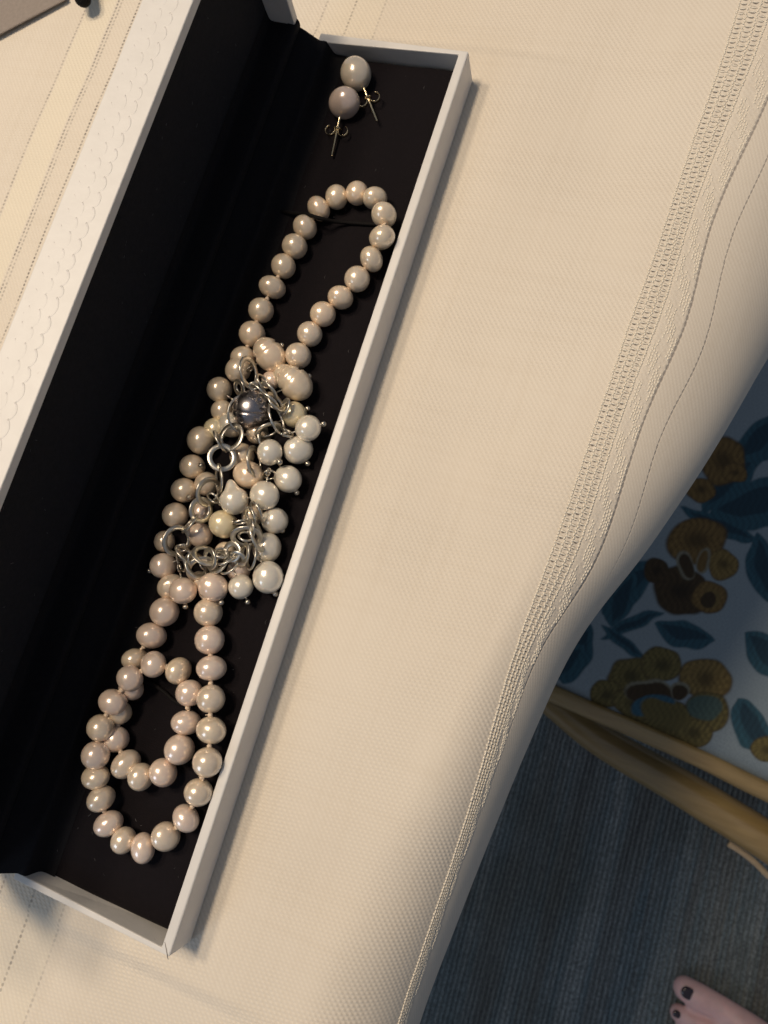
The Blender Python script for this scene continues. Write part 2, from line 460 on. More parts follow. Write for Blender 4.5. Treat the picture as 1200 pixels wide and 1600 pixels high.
    s1 = band(-89.6, -80.2, .2, xo); s2 = band(-8.0, 9.0, .2, xo)
    stripe = mm('MAXIMUM', s1, mm('MULTIPLY', s2, .4))
    tone = noise(nt, ob, 14, 3)
    c = mix_col(nt, tone, (0.680, 0.600, 0.492), (0.740, 0.668, 0.560))
    for sc_ in ((.03, 1, 1), (1, .03, 1)):        # slubs: slightly thicker, yellower threads both ways
        mp_ = nt.nodes.new('ShaderNodeMapping'); link(nt, ob, mp_.inputs[0]); mp_.inputs['Scale'].default_value = sc_
        c = mix_col(nt, mm('MULTIPLY', ramp(nt, noise(nt, mp_.outputs[0], 520, 2, .6), [(.5, (0, 0, 0)), (.72, (1, 1, 1))]), .10), c, (0.56, 0.47, 0.35))
    c = mix_col(nt, mm('MULTIPLY', stripe, .6), c, (0.78, 0.70, 0.54))
    c = mix_col(nt, mm('MULTIPLY', mm('MULTIPLY_ADD', tw, -.5, .5), .16), c, (0.48, 0.38, 0.28))
    c = mix_col(nt, mm('MULTIPLY', hole, .95), c, (0.13, 0.11, 0.095))
    c = mix_col(nt, mm('MULTIPLY', groove, .6), c, (0.16, 0.13, 0.12))
    link(nt, c, b.inputs['Base Color'])
    b.inputs['Roughness'].default_value = .62; b.inputs['Sheen Weight'].default_value = .15
    b.inputs['Specular IOR Level'].default_value = .35
    link(nt, bump(nt, h, .40, .00020), b.inputs['Normal'])
    return m
CLOTH = m_cloth()
cloth = mesh_obj('tablecloth', V, F, CLOTH, None, True, origin=(0, 0, 0))
uvl = cloth.data.uv_layers.new(name='weave')
li = np.empty(len(cloth.data.loops), np.int32); cloth.data.loops.foreach_get('vertex_index', li)
uvl.data.foreach_set('uv', np.asarray(U, np.float32)[li].ravel())
tag(cloth, 'cream woven tablecloth with open ladder stitch along the table edge', 'tablecloth')
# raised bars of the ladder stitch: thread wraps that stand proud between the open holes
Vn = np.array(V).reshape(len(yy), nw, 3); Un = np.array(U).reshape(len(yy), nw, 2)[:, :, 0]
def cloth_pt(u, y):
    i = int(np.clip(np.searchsorted(yy, y), 1, len(yy) - 1)); t = (y - yy[i - 1]) / (yy[i] - yy[i - 1])
    a = np.array([np.interp(u, Un[i - 1], Vn[i - 1, :, k]) for k in range(3)])
    b_ = np.array([np.interp(u, Un[i], Vn[i, :, k]) for k in range(3)])
    return a * (1 - t) + b_ * t
sv, sf = sphere(6, 4); st = MB()
def wrap(u, y, ru, ry, rz, lift):
    p = cloth_pt(u, y); q = cloth_pt(u + .4, y) - p; q /= np.linalg.norm(q)
    nrm = np.array([-q[2], 0, q[0]]); e = np.array([0, 1.0, 0])
    st.add(p + nrm * lift + sv[:, :1] * q * ru + sv[:, 1:2] * e * ry + sv[:, 2:] * nrm * rz, sf)
for y in np.arange(-34, 268, .725):           # rope-like bars along the columns
    for k, u_ in enumerate((0, 1.9, 3.8, 5.7)):
        wrap(u_ + .12 * math.sin(y * math.pi / .725 + k) + rng.normal(0, .05), y + rng.normal(0, .05), .30, .42, .22, .05)
for y in np.arange(-34, 268, 1.45):           # short bars across, staggered from column to column
    for u_, off in ((.95, .5), (2.85, 0), (4.75, .5)):
        wrap(u_ + rng.normal(0, .05), y + off * 1.45 + .725 + rng.normal(0, .06), .95, .24, .2, .02)
for y in np.arange(-34, 268, .9):             # floats of the brocade strip, in small stepped blocks
    for k, u_ in enumerate(np.arange(6.9, 11.5, .62)):
        blk = math.sin(y * .55 + (k // 2) * 1.6) + .5 * math.sin(y * .21 - k)
        if blk > -.05:
            wrap(u_ + rng.normal(0, .08), y + (k % 2) * .45 + rng.normal(0, .08), .24, .50, .17, .0)
tag(st.build('ladder_stitches', m_plain('hem_thread', (0.76, 0.69, 0.57), .42, nscale=2500), cloth), kind='stuff')

# ------------------------------------------------------------------ jewellery box
W, L, H, T, TE, DEP = 42.585, 230.0, 10.386, 2.44, 2.4, 4.5
X0, Z0, TH, WL, LD = -5.6, 12.5, -0.08, 44.7, 11.44
FLOORZ = H - DEP
box = tag(empty('jewellery_box', (W / 2, L / 2, 0)), 'long white paper jewellery box standing open with black velvet inside', 'jewellery box')
def shell(a0, a1, b0, b1, depth, t, tb, panel, fn):
    """open box: outer a0..a1 x b0..b1, walls t (sides) and tb (ends), rim at c = depth, panel thickness"""
    o = [(a0, b0), (a1, b0), (a1, b1), (a0, b1)]; i_ = [(a0 + t, b0 + tb), (a1 - t, b0 + tb), (a1 - t, b1 - tb), (a0 + t, b1 - tb)]
    V = [(*p, 0) for p in o] + [(*p, depth) for p in o] + [(*p, depth) for p in i_] + [(*p, panel) for p in i_]
    F = [(3, 2, 1, 0)]
    for k in range(4):
        q = (k + 1) % 4
        F += [(k, q, 4 + q, 4 + k), (4 + k, 4 + q, 8 + q, 8 + k), (8 + k, 8 + q, 12 + q, 12 + k)]
    F.append((12, 13, 14, 15))
    return [fn(*p) for p in V], F
v, f = shell(0, W, 0, L, H, T, TE, 1.5, lambda a, b_, c: (a, b_, c))
v = [list(q) for q in v]                    # hand-folded paper: the end walls are not quite square
for k, yk in ((0, .9), (4, .9), (1, .15), (5, .15), (8, 2.5), (9, 1.35), (12, 4.1), (13, 2.1), (2, 228.95), (6, 228.95), (10, 227.7), (11, 227.2), (14, 228.5), (15, 228.2)): v[k][1] = yk
tray = bevel(mesh_obj('tray', v, f, PAPER, box, False), .35, 3)
# velvet pad, edges rolled down to the walls
pv = []; na, nb = 40, 120
for i in range(na + 1):
    for j in range(nb + 1):
        a = T + .1 + (W - 2 * T - .2) * (.5 - .5 * math.cos(math.pi * i / na)); b_ = TE + .1 + (L - 2 * TE - .2) * (.5 - .5 * math.cos(math.pi * j / nb))
        e = min(a - T, W - T - a, b_ - TE, L - TE - b_)
        pv.append((a, b_, FLOORZ - 1.6 * math.exp(-e / .7) + .12 * math.sin(a * .4 + 1) * math.sin(b_ * .09)))
pf = [(i * (nb + 1) + j, (i + 1) * (nb + 1) + j, (i + 1) * (nb + 1) + j + 1, i * (nb + 1) + j + 1) for i in range(na) for j in range(nb)]
mesh_obj('velvet_pad', pv, pf, PAD, tray)
def lid_pt(u, y, v_):                        # u up the lid, v back from the rim plane
    return (X0 - u * math.sin(TH) - v_ * math.cos(TH), y, Z0 + u * math.cos(TH) - v_ * math.sin(TH))
v, f = shell(0, WL, 0, L, LD, T, TE, 2.2, lambda a, b_, c: lid_pt(a, b_, LD - c))
lid = bevel(mesh_obj('lid', v, [q[::-1] for q in f], PAPER, box, False), .3, 3)
ll = MB()
ll.box((T + .05, TE + .05, LD - 2.15), (WL - T - .05, L - TE - .05, LD - 4.0), lambda a, b_, c: lid_pt(a, b_, c))
ll.build('lid_lining', LINING, lid, False)
# scalloped emboss on the outer wall of the lid (now on top): rows of shallow arcs
em = MB()
for row, (vb, amp, rr_) in enumerate(((3.6, 1.0, .34), (6.3, .85, .30), (8.8, .7, .26))):
    y = -6.0 + row * 1.7
    while y < L - 4:
        per_ = 3.7 + rng.normal(0, .3)
        ts = np.linspace(0, math.pi, 9)
        P = [lid_pt(WL - .235, yq, vb + .12 * math.sin(y * .3) - amp * math.sin(t) ** .8 + amp * .5) for t, yq in zip(ts, np.linspace(y, y + per_, 9)) if 1 < yq < L - 1]
        if len(P) > 3: em.tube(P, rr_ * np.linspace(.82, 1.0, len(P)), 14)
        y += per_ * (.96 + rng.normal(0, .02))
em.build('embossed_scallops', PAPER, lid)
# black fabric hinge running from the lid panel over the tray's left wall down to the pad
prof = [np.array(lid_pt(u_, 0, v_))[[0, 2]] for u_, v_ in ((6.0, LD - 4.15), (3.4, LD - 4.4), (2.75, LD - 5.5), (2.7, 2), (2.3, -.35), (0.2, -.45), (-.25, .2))]
prof += [np.array(q) for q in ((-3.4, 11.75), (0.2, 10.85), (2.2, 10.75), (2.9, 10.2), (3.3, 8.4), (3.9, 6.6), (5.2, FLOORZ + .18), (7.5, FLOORZ + .05))]
prof = catmull(prof, 4); hv = []
ysh = np.r_[.4, .8, 1.4, 2.0, 2.6, np.linspace(4, L - 4, 80), L - 2.7, L - 2.1, L - 1.5, L - .9, L - .4]; wv = np.cumsum(rng.normal(0, .05, 90))
for k, y in enumerate(ysh):
    for q in prof: hv.append((q[0], np.clip(y, TE + .2, L - TE - .2) if q[0] > 2.6 or q[1] > 15.3 else np.clip(y, .4 + 2.2 * np.clip((q[0] + 5.6) / 6.6, 0, 1), L - .4 - 2.3 * np.clip((q[0] + 5.6) / 6.6, 0, 1)), q[1] + .03 * math.sin(y * .21) * (1 if -4 < q[0] < 2 else 0)))
m_ = len(prof)
hf = [(i * m_ + j, i * m_ + j + 1, (i + 1) * m_ + j + 1, (i + 1) * m_ + j) for i in range(89) for j in range(m_ - 1)]
mesh_obj('hinge_fabric', hv, hf, m_lining('black_hinge_cloth', (0.0075, 0.0068, 0.0082)), box)
lt = MB()
for _ in range(70):
    q = np.array([rng.uniform(4, 39), rng.uniform(5, 225), FLOORZ + .12]); a_ = rng.uniform(0, 6.28); l_ = rng.uniform(.12, .5)
    dq = np.array([math.cos(a_), math.sin(a_), 0]) * l_
    lt.tube([q - dq, q + [0, 0, .08] + dq[[1, 0, 2]] * .4, q + dq], rng.uniform(.02, .045), 4)
for _ in range(60):
    u_, y_ = rng.uniform(4, 41), rng.uniform(4, 226); l_ = rng.uniform(.1, .45); a_ = rng.uniform(0, 6.28)
    lt.tube([lid_pt(u_ + k_ * l_ * math.cos(a_), y_ + k_ * l_ * math.sin(a_), LD - 4.05) for k_ in (-1, 0, 1)], rng.uniform(.02, .04), 4)
tag(lt.build('lint', m_plain('grey_lint', (0.16, 0.15, 0.15), .9), box), kind='stuff')
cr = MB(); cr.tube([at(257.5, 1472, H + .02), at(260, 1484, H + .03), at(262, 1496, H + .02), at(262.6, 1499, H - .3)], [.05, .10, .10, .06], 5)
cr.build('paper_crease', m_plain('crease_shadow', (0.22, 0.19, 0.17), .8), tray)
e1 = MB()
zp = FLOORZ
pts = [at(440, 330, zp + .2), at(455, 333, zp + 1.5), at(478, 335, zp + 5.0), at(500, 341, zp + 5.2), at(522, 346, zp + 2.4), at(548, 348, zp + .8), at(590, 351, zp + .5), at(612, 352, zp + .1)]
e1.tube(catmull(pts, 6), .5, 8); e1.build('elastic_strap', ELASTIC, tray)
e2 = MB()
pts = [at(205, 1062, zp + .1), at(232, 1066, zp + .5), at(255, 1080, zp + .6), at(275, 1097, zp + .6), at(300, 1106, zp + .3), at(340, 1115, zp)]
e2.tube(catmull(pts, 6), .5, 8); e2.build('elastic_strap', ELASTIC, tray)

# ------------------------------------------------------------------ pearls
def pearl_mesh(kind, seed):
    r_ = np.random.default_rng(seed); V, F = sphere(32, 22)
    if kind == 'round':
        for _ in range(3):
            d = r_.normal(size=3); d /= np.linalg.norm(d)
            V = V * (1 + r_.normal(0, .034) * (3 * (V @ d)[:, None] ** 2 - 1) * .6)
        # pinched a little round the drill holes
        V[:, 2] *= 1 - .05 * np.exp(-(V[:, 0] ** 2 + V[:, 1] ** 2) / .06)
    elif kind == 'double':                   # two swellings with a waist
        z = V[:, 2]
        prof_ = 1 - .16 * np.exp(-((z - .28) / .09) ** 2) - .10 * (z > .28) * (z - .28)
        V = V * np.c_[prof_, prof_, np.full(len(z), 1.22)]
    elif kind == 'ringed':
        z = V[:, 2]
        prof_ = 1 - .045 * np.exp(-((z - .35) / .05) ** 2) - .05 * np.exp(-((z - .05) / .06) ** 2) - .03 * np.exp(-((z + .3) / .05) ** 2)
        V = V * np.c_[prof_, prof_, np.full(len(z), 1.05)]
    elif kind == 'drop':
        z = V[:, 2]; k = 1 - .42 / (1 + np.exp(-(z - .45) / .06)); V = V * np.c_[k, k, np.where(z > 0, 1.5, 1.0)]
    me = bpy.data.meshes.new('pearl_' + kind)
    me.from_pydata(V.tolist(), [], F); me.polygons.foreach_set('use_smooth', [True] * len(me.polygons)); me.update()
    return me
ROUND = [pearl_mesh('round', k) for k in range(6)]
SHAPES = {'double': pearl_mesh('double', 1), 'ringed': pearl_mesh('ringed', 1), 'drop': pearl_mesh('drop', 1)}
MESHES = {}
def mesh_with(me, mat):
    k = (me.name, mat.name)
    if k not in MESHES:
        c = me.copy(); c.materials.clear(); c.materials.append(mat); MESHES[k] = c
    return MESHES[k]
def put_pearl(parent, px, py, rpx, z, mat, axis=None, shape='round', squash=1.0, name='pearl'):
    c = at(px, py, z); r = rpx / ppm(c)
    me = mesh_with(random.choice(ROUND) if shape == 'round' else SHAPES[shape], mat)
    o = bpy.data.objects.new(name, me); COL.objects.link(o); o.parent = parent
    o.location = (c - world_loc(parent)) * S
    if axis is None: axis = rng.normal(size=3)
    q = Vector(axis).to_track_quat('Z', 'Y') @ Matrix.Rotation(random.uniform(0, 6.28), 4, 'Z').to_quaternion()
    o.rotation_mode = 'QUATERNION'; o.rotation_quaternion = q
    o.scale = (r * S, r * S, r * S * squash)
    return o, c, r

# necklace: strand pearls as (px, py, radius px, layer height above the pad in radii)
upper = [(380, 560, 20, 0), (394, 522, 20.5, 0), (408, 485, 20, 0), (425.5, 449, 20, 0), (443, 416, 19.5, 0), (460.5, 385, 20, 0), (476.5, 355, 19.5, 0), (498, 326, 18.5, 0),
         (526, 308, 18.5, 0), (558, 302, 18.5, 0), (586, 310, 18.5, .25), (600, 336, 20, .6), (597, 371, 20.5, .7), (580.5, 405, 20, .3), (558, 436, 20, .1), (532, 465, 19.5, 0),
         (504.5, 491, 20, 0), (484, 522, 20, 0), (466, 556, 20, 0), (447, 588, 20, 0)]
lower = [(285, 920, 20, 0), (257, 956, 23, .1), (237, 993, 22.5, .05), (211, 1030, 20, .0), (205, 1076, 20, 0), (186, 1113, 20.5, 0), (181, 1155, 20.5, 0), (197, 1194, 22.5, .05),
         (220, 1214, 21.5, .2), (255, 1207, 22.5, .15), (280.5, 1171, 23.5, .1), (291, 1129, 22, .0), (296, 1083, 21.5, .1), (279, 1048, 20.5, .3), (240, 1038, 20, .75), (203, 1060, 21, 1.1),
         (176, 1097, 21, 1.1), (157, 1137, 21, 1.05), (149.5, 1180, 22, .9), (149.5, 1214, 21, .6), (158, 1248, 21.5, .3), (169.5, 1287, 21.5, .1), (193, 1313, 20.5, .05),
         (223.5, 1325, 21, .05), (259, 1307, 21.5, .05), (290.5, 1278.5, 21.5, .1), (310, 1238, 22.5, .4), (324, 1191, 23, .7), (330, 1141, 23, .6), (329.5, 1092, 22.5, .45),
         (330.5, 1044, 23, .2), (327.5, 1000, 23, .1), (325.5, 957, 22.5, .1), (333, 922, 22, .1)]
neck = tag(empty('pearl_necklace', at(330, 1100, FLOORZ)), 'knotted string of cream and pinkish pearls looped at both ends of the tray', 'necklace')
for seq, mats in ((upper, (PEARL_CREAM, PEARL_CREAM, PEARL_PEACH)), (lower, (PEARL_PINK, PEARL_PINK, PEARL_CREAM))):
    ctrs = []; thread = MB()
    for (x, y, r, k) in seq:
        s_ = ppm(at(x, y, FLOORZ + 3.3)); rm = r / s_
        ctrs.append(at(x, y, FLOORZ + .1 + rm * (1 + k)))
    ctrs = np.array(ctrs); tang = np.gradient(ctrs, axis=0)
    for (x, y, r, k), c, t in zip(seq, ctrs, tang):
        o, cc, rr = put_pearl(neck, x, y, r * 1.03, c[2], random.choice(mats), t, 'ringed' if random.random() < .10 else 'round', squash=random.uniform(.84, .97))
    thread.tube(catmull(ctrs, 5), .32, 6)
    for a, b_ in zip(ctrs[:-1], ctrs[1:]):
        q = (a + b_) / 2 + rng.normal(0, .12, 3); thread.ball(q, .62, 8, 6)
        fr = q + np.array([rng.normal(0, .5), rng.normal(0, .5), .8]); thread.tube([q, fr], [.16, .08], 5)
    thread.build('silk_thread', THREAD, neck)

# bracelet: dangling pearls, chain links, grey ball clasp
brac = tag(empty('pearl_bracelet', at(370, 760, FLOORZ)), 'silver link bracelet heaped with dangling pearls and a grey ball clasp', 'bracelet')
VIEW = lambda c: (np.asarray(c) - CAM) / np.linalg.norm(np.asarray(c) - CAM)
Wh, Cr, Pk, Pe, Gd = PEARL_WHITE, PEARL_CREAM, PEARL_PINK, PEARL_PEACH, PEARL_GOLD
dangles = [  # x, y, r px, z above pad (mm), material, shape, pin ball (x, y, dz), axis angle in the picture
    (421, 554, 24, 4.6, Pe, 'double', (440.5, 539.5, -.8), 232), (372, 578, 20, 4.2, Cr, 'round', None, 0), (343, 609, 20, 3.6, Cr, 'round', (322.5, 593.5, -.8), 0),
    (347, 642, 17.5, 2.6, Cr, 'round', None, 0), (461, 599, 25, 4.4, Cr, 'double', (483, 588, -.8), 222), (460, 648, 20, 3.4, Gd, 'ringed', (481, 638.5, -.6), 245),
    (481.5, 669, 20.5, 6.2, Wh, 'round', (505.5, 662.5, -1.2), 0), (466, 703, 22, 3.6, Wh, 'round', (480.5, 724.5, -1.5), 0), (421.5, 707, 20.5, 7.2, Wh, 'round', (437, 722, .6), 0),
    (450, 748.5, 22, 3.7, Wh, 'round', (463.5, 770, -1.2), 0), (313, 688, 22, 4.2, Cr, 'round', None, 0), (337, 671, 18.5, 2.6, Gd, 'round', None, 0), (361, 664, 20, 3.5, Wh, 'round', None, 0),
    (300.5, 729, 20, 3.6, Cr, 'round', (314, 727, 2.6), 0), (388, 742, 23, 5.4, Pe, 'round', (390.5, 734.5, 3.4), 0), (287.5, 766, 20.5, 3.4, Cr, 'round', (295.5, 777, 2.6), 0),
    (322.5, 756, 19, 3.2, Cr, 'round', None, 0), (366, 782, 22.5, 7.4, Wh, 'drop', (345, 786, -.4), 258), (413.5, 774, 23, 6.6, Wh, 'round', (409, 803, -2.0), 0),
    (274, 805, 20.5, 3.4, Cr, 'round', None, 0), (429.5, 813.5, 21, 3.6, Wh, 'round', (441, 829, -1.0), 0), (349, 819, 22, 4.8, Gd, 'ringed', (364, 816, 1.0), 215), (313, 836, 19.5, 3.4, Pk, 'round', None, 0),
    (417, 856, 23, 3.5, Wh, 'round', None, 0), (257, 846, 17, 3.0, Cr, 'round', None, 0), (255, 884, 20.5, 3.4, Pk, 'round', (234, 892, -1.0), 0), (286, 923, 21.5, 6.0, Pk, 'round', (290, 948, -1.0), 0),
    (268, 917, 20.5, 3.0, Cr, 'round', None, 0), (333, 917, 22.5, 6.0, Pk, 'ringed', (346, 941.5, -.8), 30), (376.5, 916.5, 20, 4.4, Wh, 'round', (387, 940.5, -1.2), 0),
    (419, 902, 24.5, 4.8, Wh, 'ringed', (430.5, 928, -1.2), 90), (311, 908, 16, 3.2, Cr, 'round', None, 0), (373, 891, 18, 3.0, Pk, 'round', None, 0), (315, 800, 17, 3.2, Pk, 'round', None, 0),
    (378, 712, 20, 3.2, Cr, 'round', None, 0), (424, 594, 15, 2.8, Pk, 'round', None, 0), (402, 676, 18, 3.0, Cr, 'round', None, 0), (352, 862, 16, 2.9, Cr, 'round', None, 0),
    (395, 805, 17, 3.0, Cr, 'round', None, 0)]
axis_u = lambda deg: math.cos(math.radians(deg)) * ROT[0] + math.sin(math.radians(deg)) * ROT[1]
for (x, y, r, z, mat, shp, pin, ang) in dangles:
    zc = FLOORZ + z
    ax = axis_u(ang) if shp != 'round' else None
    o, c, rm = put_pearl(brac, x, y, r, zc, mat, ax, shp, 1.0)
    if pin:
        b_ = at(pin[0], pin[1], max(FLOORZ + .9, zc + pin[2]))
        d = c - b_; d /= np.linalg.norm(d)
        p = MB(); p.ball(b_, .72, 12, 8)
        e = c + d * (rm + 1.4); e[2] = max(e[2], FLOORZ + 1)
        p.tube([b_, b_ * .5 + c * .5, c, e], .2, 6)
        side = np.cross(d, [0, 0, 1]); side /= np.linalg.norm(side) + 1e-9
        p.ring(e + d * .9, d, np.cross(side, d), .9, .2, .2, 16, 6)
        M4 = Matrix.LocRotScale(Vector(c * S), o.rotation_quaternion, o.scale).inverted()
        me = bpy.data.meshes.new('head_pin')
        me.from_pydata([tuple(M4 @ Vector([t * S for t in q])) for q in p.v], [], p.f)
        me.polygons.foreach_set('use_smooth', [True] * len(me.polygons)); me.materials.append(PIN)
        h_ = bpy.data.objects.new('head_pin', me); COL.objects.link(h_); h_.parent = o
links = [  # x, y, major px, minor/major, angle of the long axis in the picture, z above pad, flat wire?
    (389, 582, 24, .52, 78, 9.0, 1), (396, 603, 8, .85, 0, 11.0, 0), (410, 596, 14, .45, 55, 9.2, 0), (420, 612, 17, .42, 52, 9.0, 1), (431, 628, 17, .40, 48, 8.4, 1), (404, 614, 18, .35, 48, 9.6, 0),
    (420, 626, 20, .30, 40, 9.0, 0), (445, 636, 13, .40, 110, 7.2, 1), (432, 655, 26, .34, 68, 8.6, 0), (419, 673, 20, .5, 160, 8.4, 1), (374, 606, 12, .55, 75, 7.0, 1), (413, 686, 18, .45, 75, 6.8, 1), (446, 676, 14, .35, 20, 6.6, 0),
    (361, 683, 22, .72, 120, 7.6, 1), (344, 690, 18, .18, 60, 8.8, 1), (347, 715, 21, .96, 0, 8.6, 1), (342, 748, 22, .20, 88, 8.4, 1), (326, 769, 22, .80, 110, 7.6, 1), (333, 778, 12, .5, 40, 7.4, 0),
    (314, 797, 19, .86, 100, 7.6, 1), (297, 818, 17, .14, 130, 8.2, 1), (277, 845, 23, .88, 110, 7.4, 1), (290, 866, 18, .42, 40, 7.8, 1), (285, 856, 10, .6, 0, 8.8, 0), (283, 878, 17, .30, 70, 7.6, 0),
    (307, 884, 21, .70, 60, 7.4, 1), (321, 868, 20, .66, 20, 8.2, 1), (316, 890, 23, .80, 170, 6.6, 1), (328, 873, 16, .5, 80, 9.0, 1), (341, 877, 19, .62, 120, 7.2, 1), (352, 872, 17, .45, 150, 8.2, 0), (363, 862, 15, .80, 90, 8.2, 1),
    (346, 864, 12, .7, 10, 9.0, 0), (358, 884, 18, .5, 140, 7.2, 0), (385, 839, 23, .66, 5, 9.2, 1), (384, 838, 13, .6, 10, 9.4, 0), (392, 826, 14, .30, 85, 10.0, 1), (402, 838, 24, .34, 70, 8.6, 1), (383, 864, 15, .35, 95, 8.0, 1),
    (391, 808, 15, .40, 75, 9.4, 1), (400, 798, 17, .36, 65, 8.6, 0), (398, 722, 24, .44, 80, 7.2, 1), (421, 742, 11, .75, 0, 4.6, 0), (393, 870, 22, .30, 100, 7.4, 0), (372, 873, 13, .7, 40, 7.6, 1), (300, 872, 13, .5, 100, 8.8, 0),
    (386, 648, 33, .93, 80, 6.4, 0), (376, 816, 14, .2, 170, 8.2, 0)]
for (x, y, r, q, ang, z, flat) in links:
    c = at(x, y, FLOORZ + z); R = r / ppm(c) - .3; w = -VIEW(c)
    a = axis_u(ang); a = a - w * (a @ w); a /= np.linalg.norm(a); s_ = np.cross(w, a)
    t = math.acos(min(1, q)) * random.choice((-1, 1))
    b_ = math.cos(t) * s_ + math.sin(t) * w
    p = MB()
    p.ring(c, a, b_, R, .64 if flat else .27, .28 if flat else .27, 40, 10 if flat else 8)
    p.build('chain_link', SILVER, brac, True, origin=c)
# grey two-part ball clasp with a fine seam round its middle
c = at(393.5, 642, FLOORZ + 5.6); R = 30.5 / ppm(c)
ax = -ROT[1] * .96 + ROT[0] * .1 - ROT[2] * .25; ax /= np.linalg.norm(ax)
a = np.cross(ax, [1, 0, 0]); a /= np.linalg.norm(a); b_ = np.cross(ax, a)
V0, F0 = sphere(48, 80)
k = 1 - .07 * np.exp(-(V0[:, 2] / .045) ** 2) + .05 * np.exp(-((np.abs(V0[:, 2]) - 1) / .05) ** 2)
V0 = V0 * k[:, None]; V0[:, 2] *= 1.04
mesh_obj('ball_clasp', c + R * (V0[:, :1] * a + V0[:, 1:2] * b_ + V0[:, 2:] * ax), F0, STEEL, brac, True, origin=c)
p = MB()
for sgn in (1, -1): p.ring(c + ax * sgn * (R + .7), ax, a, .8, .22, .22, 18, 6)
p.build('clasp_loop', SILVER, brac)

# ------------------------------------------------------------------ earrings
def earring(label, pearl, tip, entry, nut, loops, z, zt, mat, squash, ang):
    root = tag(empty('pearl_earring', at(pearl[0], pearl[1], FLOORZ)), label, 'earring', 'pair of pearl stud earrings at the far end of the tray')
    o, c, rm = put_pearl(root, *pearl, FLOORZ + z, mat, axis_u(ang), 'round', squash)
    e = at(*entry, FLOORZ + z * .72); t = at(*tip, FLOORZ + zt)
    p = MB(); p.tube([c * .35 + e * .65, e, t], [.34, .34, .26], 8); p.build('post', GOLD, root)
    d = (t - e) / np.linalg.norm(t - e); n_ = at(*nut, 0); k = ((n_ - e) @ d); n3 = e + d * np.linalg.norm(at(*nut, FLOORZ + 2) - at(*entry, FLOORZ + 2))
    q = MB(); side = np.cross(d, [0, 0, 1.0]); side /= np.linalg.norm(side); up = np.cross(side, d)
    q.ring(n3, side, up, .75, .32, .12, 20, 6)
    for sg in (1, -1):                       # rolled strip: each wing curls back on itself
        P = []
        for tt in np.linspace(0, 1, 22):
            th = -.6 + tt * 5.0
            rr = 1.45 - .25 * tt
            P.append(n3 + sg * side * (1.75 - rr * math.cos(th)) * 1.0 + d * (rr * math.sin(th) * 1.05 + .5) + up * (.15 * sg))
        P = np.array(P); wv_ = up * .55
        n0 = len(P); VV = np.vstack([P - wv_, P + wv_, P - wv_ + side * .16 * sg, P + wv_ + side * .16 * sg])
        FF = [(i, i + 1, n0 + i + 1, n0 + i) for i in range(n0 - 1)] + [(2 * n0 + i + 1, 2 * n0 + i, 3 * n0 + i, 3 * n0 + i + 1) for i in range(n0 - 1)]
        FF += [(i + 1, i, 2 * n0 + i, 2 * n0 + i + 1) for i in range(n0 - 1)] + [(n0 + i, n0 + i + 1, 3 * n0 + i + 1, 3 * n0 + i) for i in range(n0 - 1)]
        q.add(VV, FF)
    q.build('butterfly_back', GOLD, root)
earring('silvery white pearl stud earring nearest the end wall of the tray', (556, 115.5, 24.5), (589, 189), (567, 134), (575, 153), None, 3.7, 2.2, PEARL_GREY, 1.0, 40)
earring('mauve grey pearl stud earring touching the paler stud above it', (538, 161, 24.5), (518, 244), (532, 178), (527, 200), None, 3.5, 1.2, m_pearl('mauve_pearl', (0.61, 0.50, 0.41), (0.61, 0.50, 0.42), (0.50, 0.41, 0.34)), .90, 85)

# ------------------------------------------------------------------ chair with floral seat
SEAT_Z = -290.0
chair = tag(empty('chair', (260, 240, FLOOR_Z)), 'cane framed chair with a blue and brown floral seat beside the table', 'chair')
gx, gy = np.concatenate([np.arange(30, 90, 3.0), np.arange(90, 262, .6), np.arange(262, 441, 3.0)]), np.concatenate([np.arange(66, 300, .6), np.arange(300, 401, 3.0)])
GX, GY = np.meshgrid(gx, gy, indexing='ij')
sf0, sf1 = at(867, 1072, SEAT_Z - 4), at(1200, 1222, SEAT_Z - 4)
front = sf0[1] + (sf1[1] - sf0[1]) / (sf1[0] - sf0[0]) * (GX - sf0[0]) - 66        # the chair stands a little askew
edge = np.minimum(np.minimum(GX - 30, 439 - GX), np.minimum(GY - 66, 399 - GY))
GZ = SEAT_Z - 10 * np.exp(-edge / 5.0)
PV = np.c_[GX.ravel(), (GY + front).ravel(), GZ.ravel()]
px = to_px(np.c_[PV[:, :2], np.full(len(PV), SEAT_Z)])
zx, zy = (px[:, 0] - 800) * 2.909, (px[:, 1] - 700) * 2.909          # traced in an enlarged view of the print
wn = lambda s, a, ph: a * (np.sin(zx * s + 1.3 * np.sin(zy * s * .7) + ph) + np.sin(zy * s * 1.2 + 2 * np.sin(zx * s * .6) + ph * 2)) * .5
zx0, zy0 = zx, zy
zx, zy = zx + wn(.035, 7, 0), zy + wn(.04, 7, 1)
colr = np.tile(np.array([0.26, 0.32, 0.36]), (len(PV), 1)) * (1 + .06 * (wn(.3, 1, 2)[:, None]))
tex = (.5 + .5 * np.sin(zx0 * .21 + 3 * np.sin(zy0 * .05))) * .35 + .25 * np.sin(zx0 * .7 + zy0 * .5) * np.sin(zy0 * .8 - zx0 * .3)
def paint(al, c, var=.5):
    cc = np.array(c)[None] * (1 + var * (tex[:, None] - .15)); al = np.clip(np.asarray(al, float), 0, 1)[:, None]
    colr[:] = colr * (1 - al) + cc * al
def blob(cx, cy, rx, ry=None, a=0):
    ry = ry or rx; t = math.radians(a); dx, dy = zx - cx, zy - cy
    return ((dx * math.cos(t) + dy * math.sin(t)) / rx) ** 2 + ((-dx * math.sin(t) + dy * math.cos(t)) / ry) ** 2
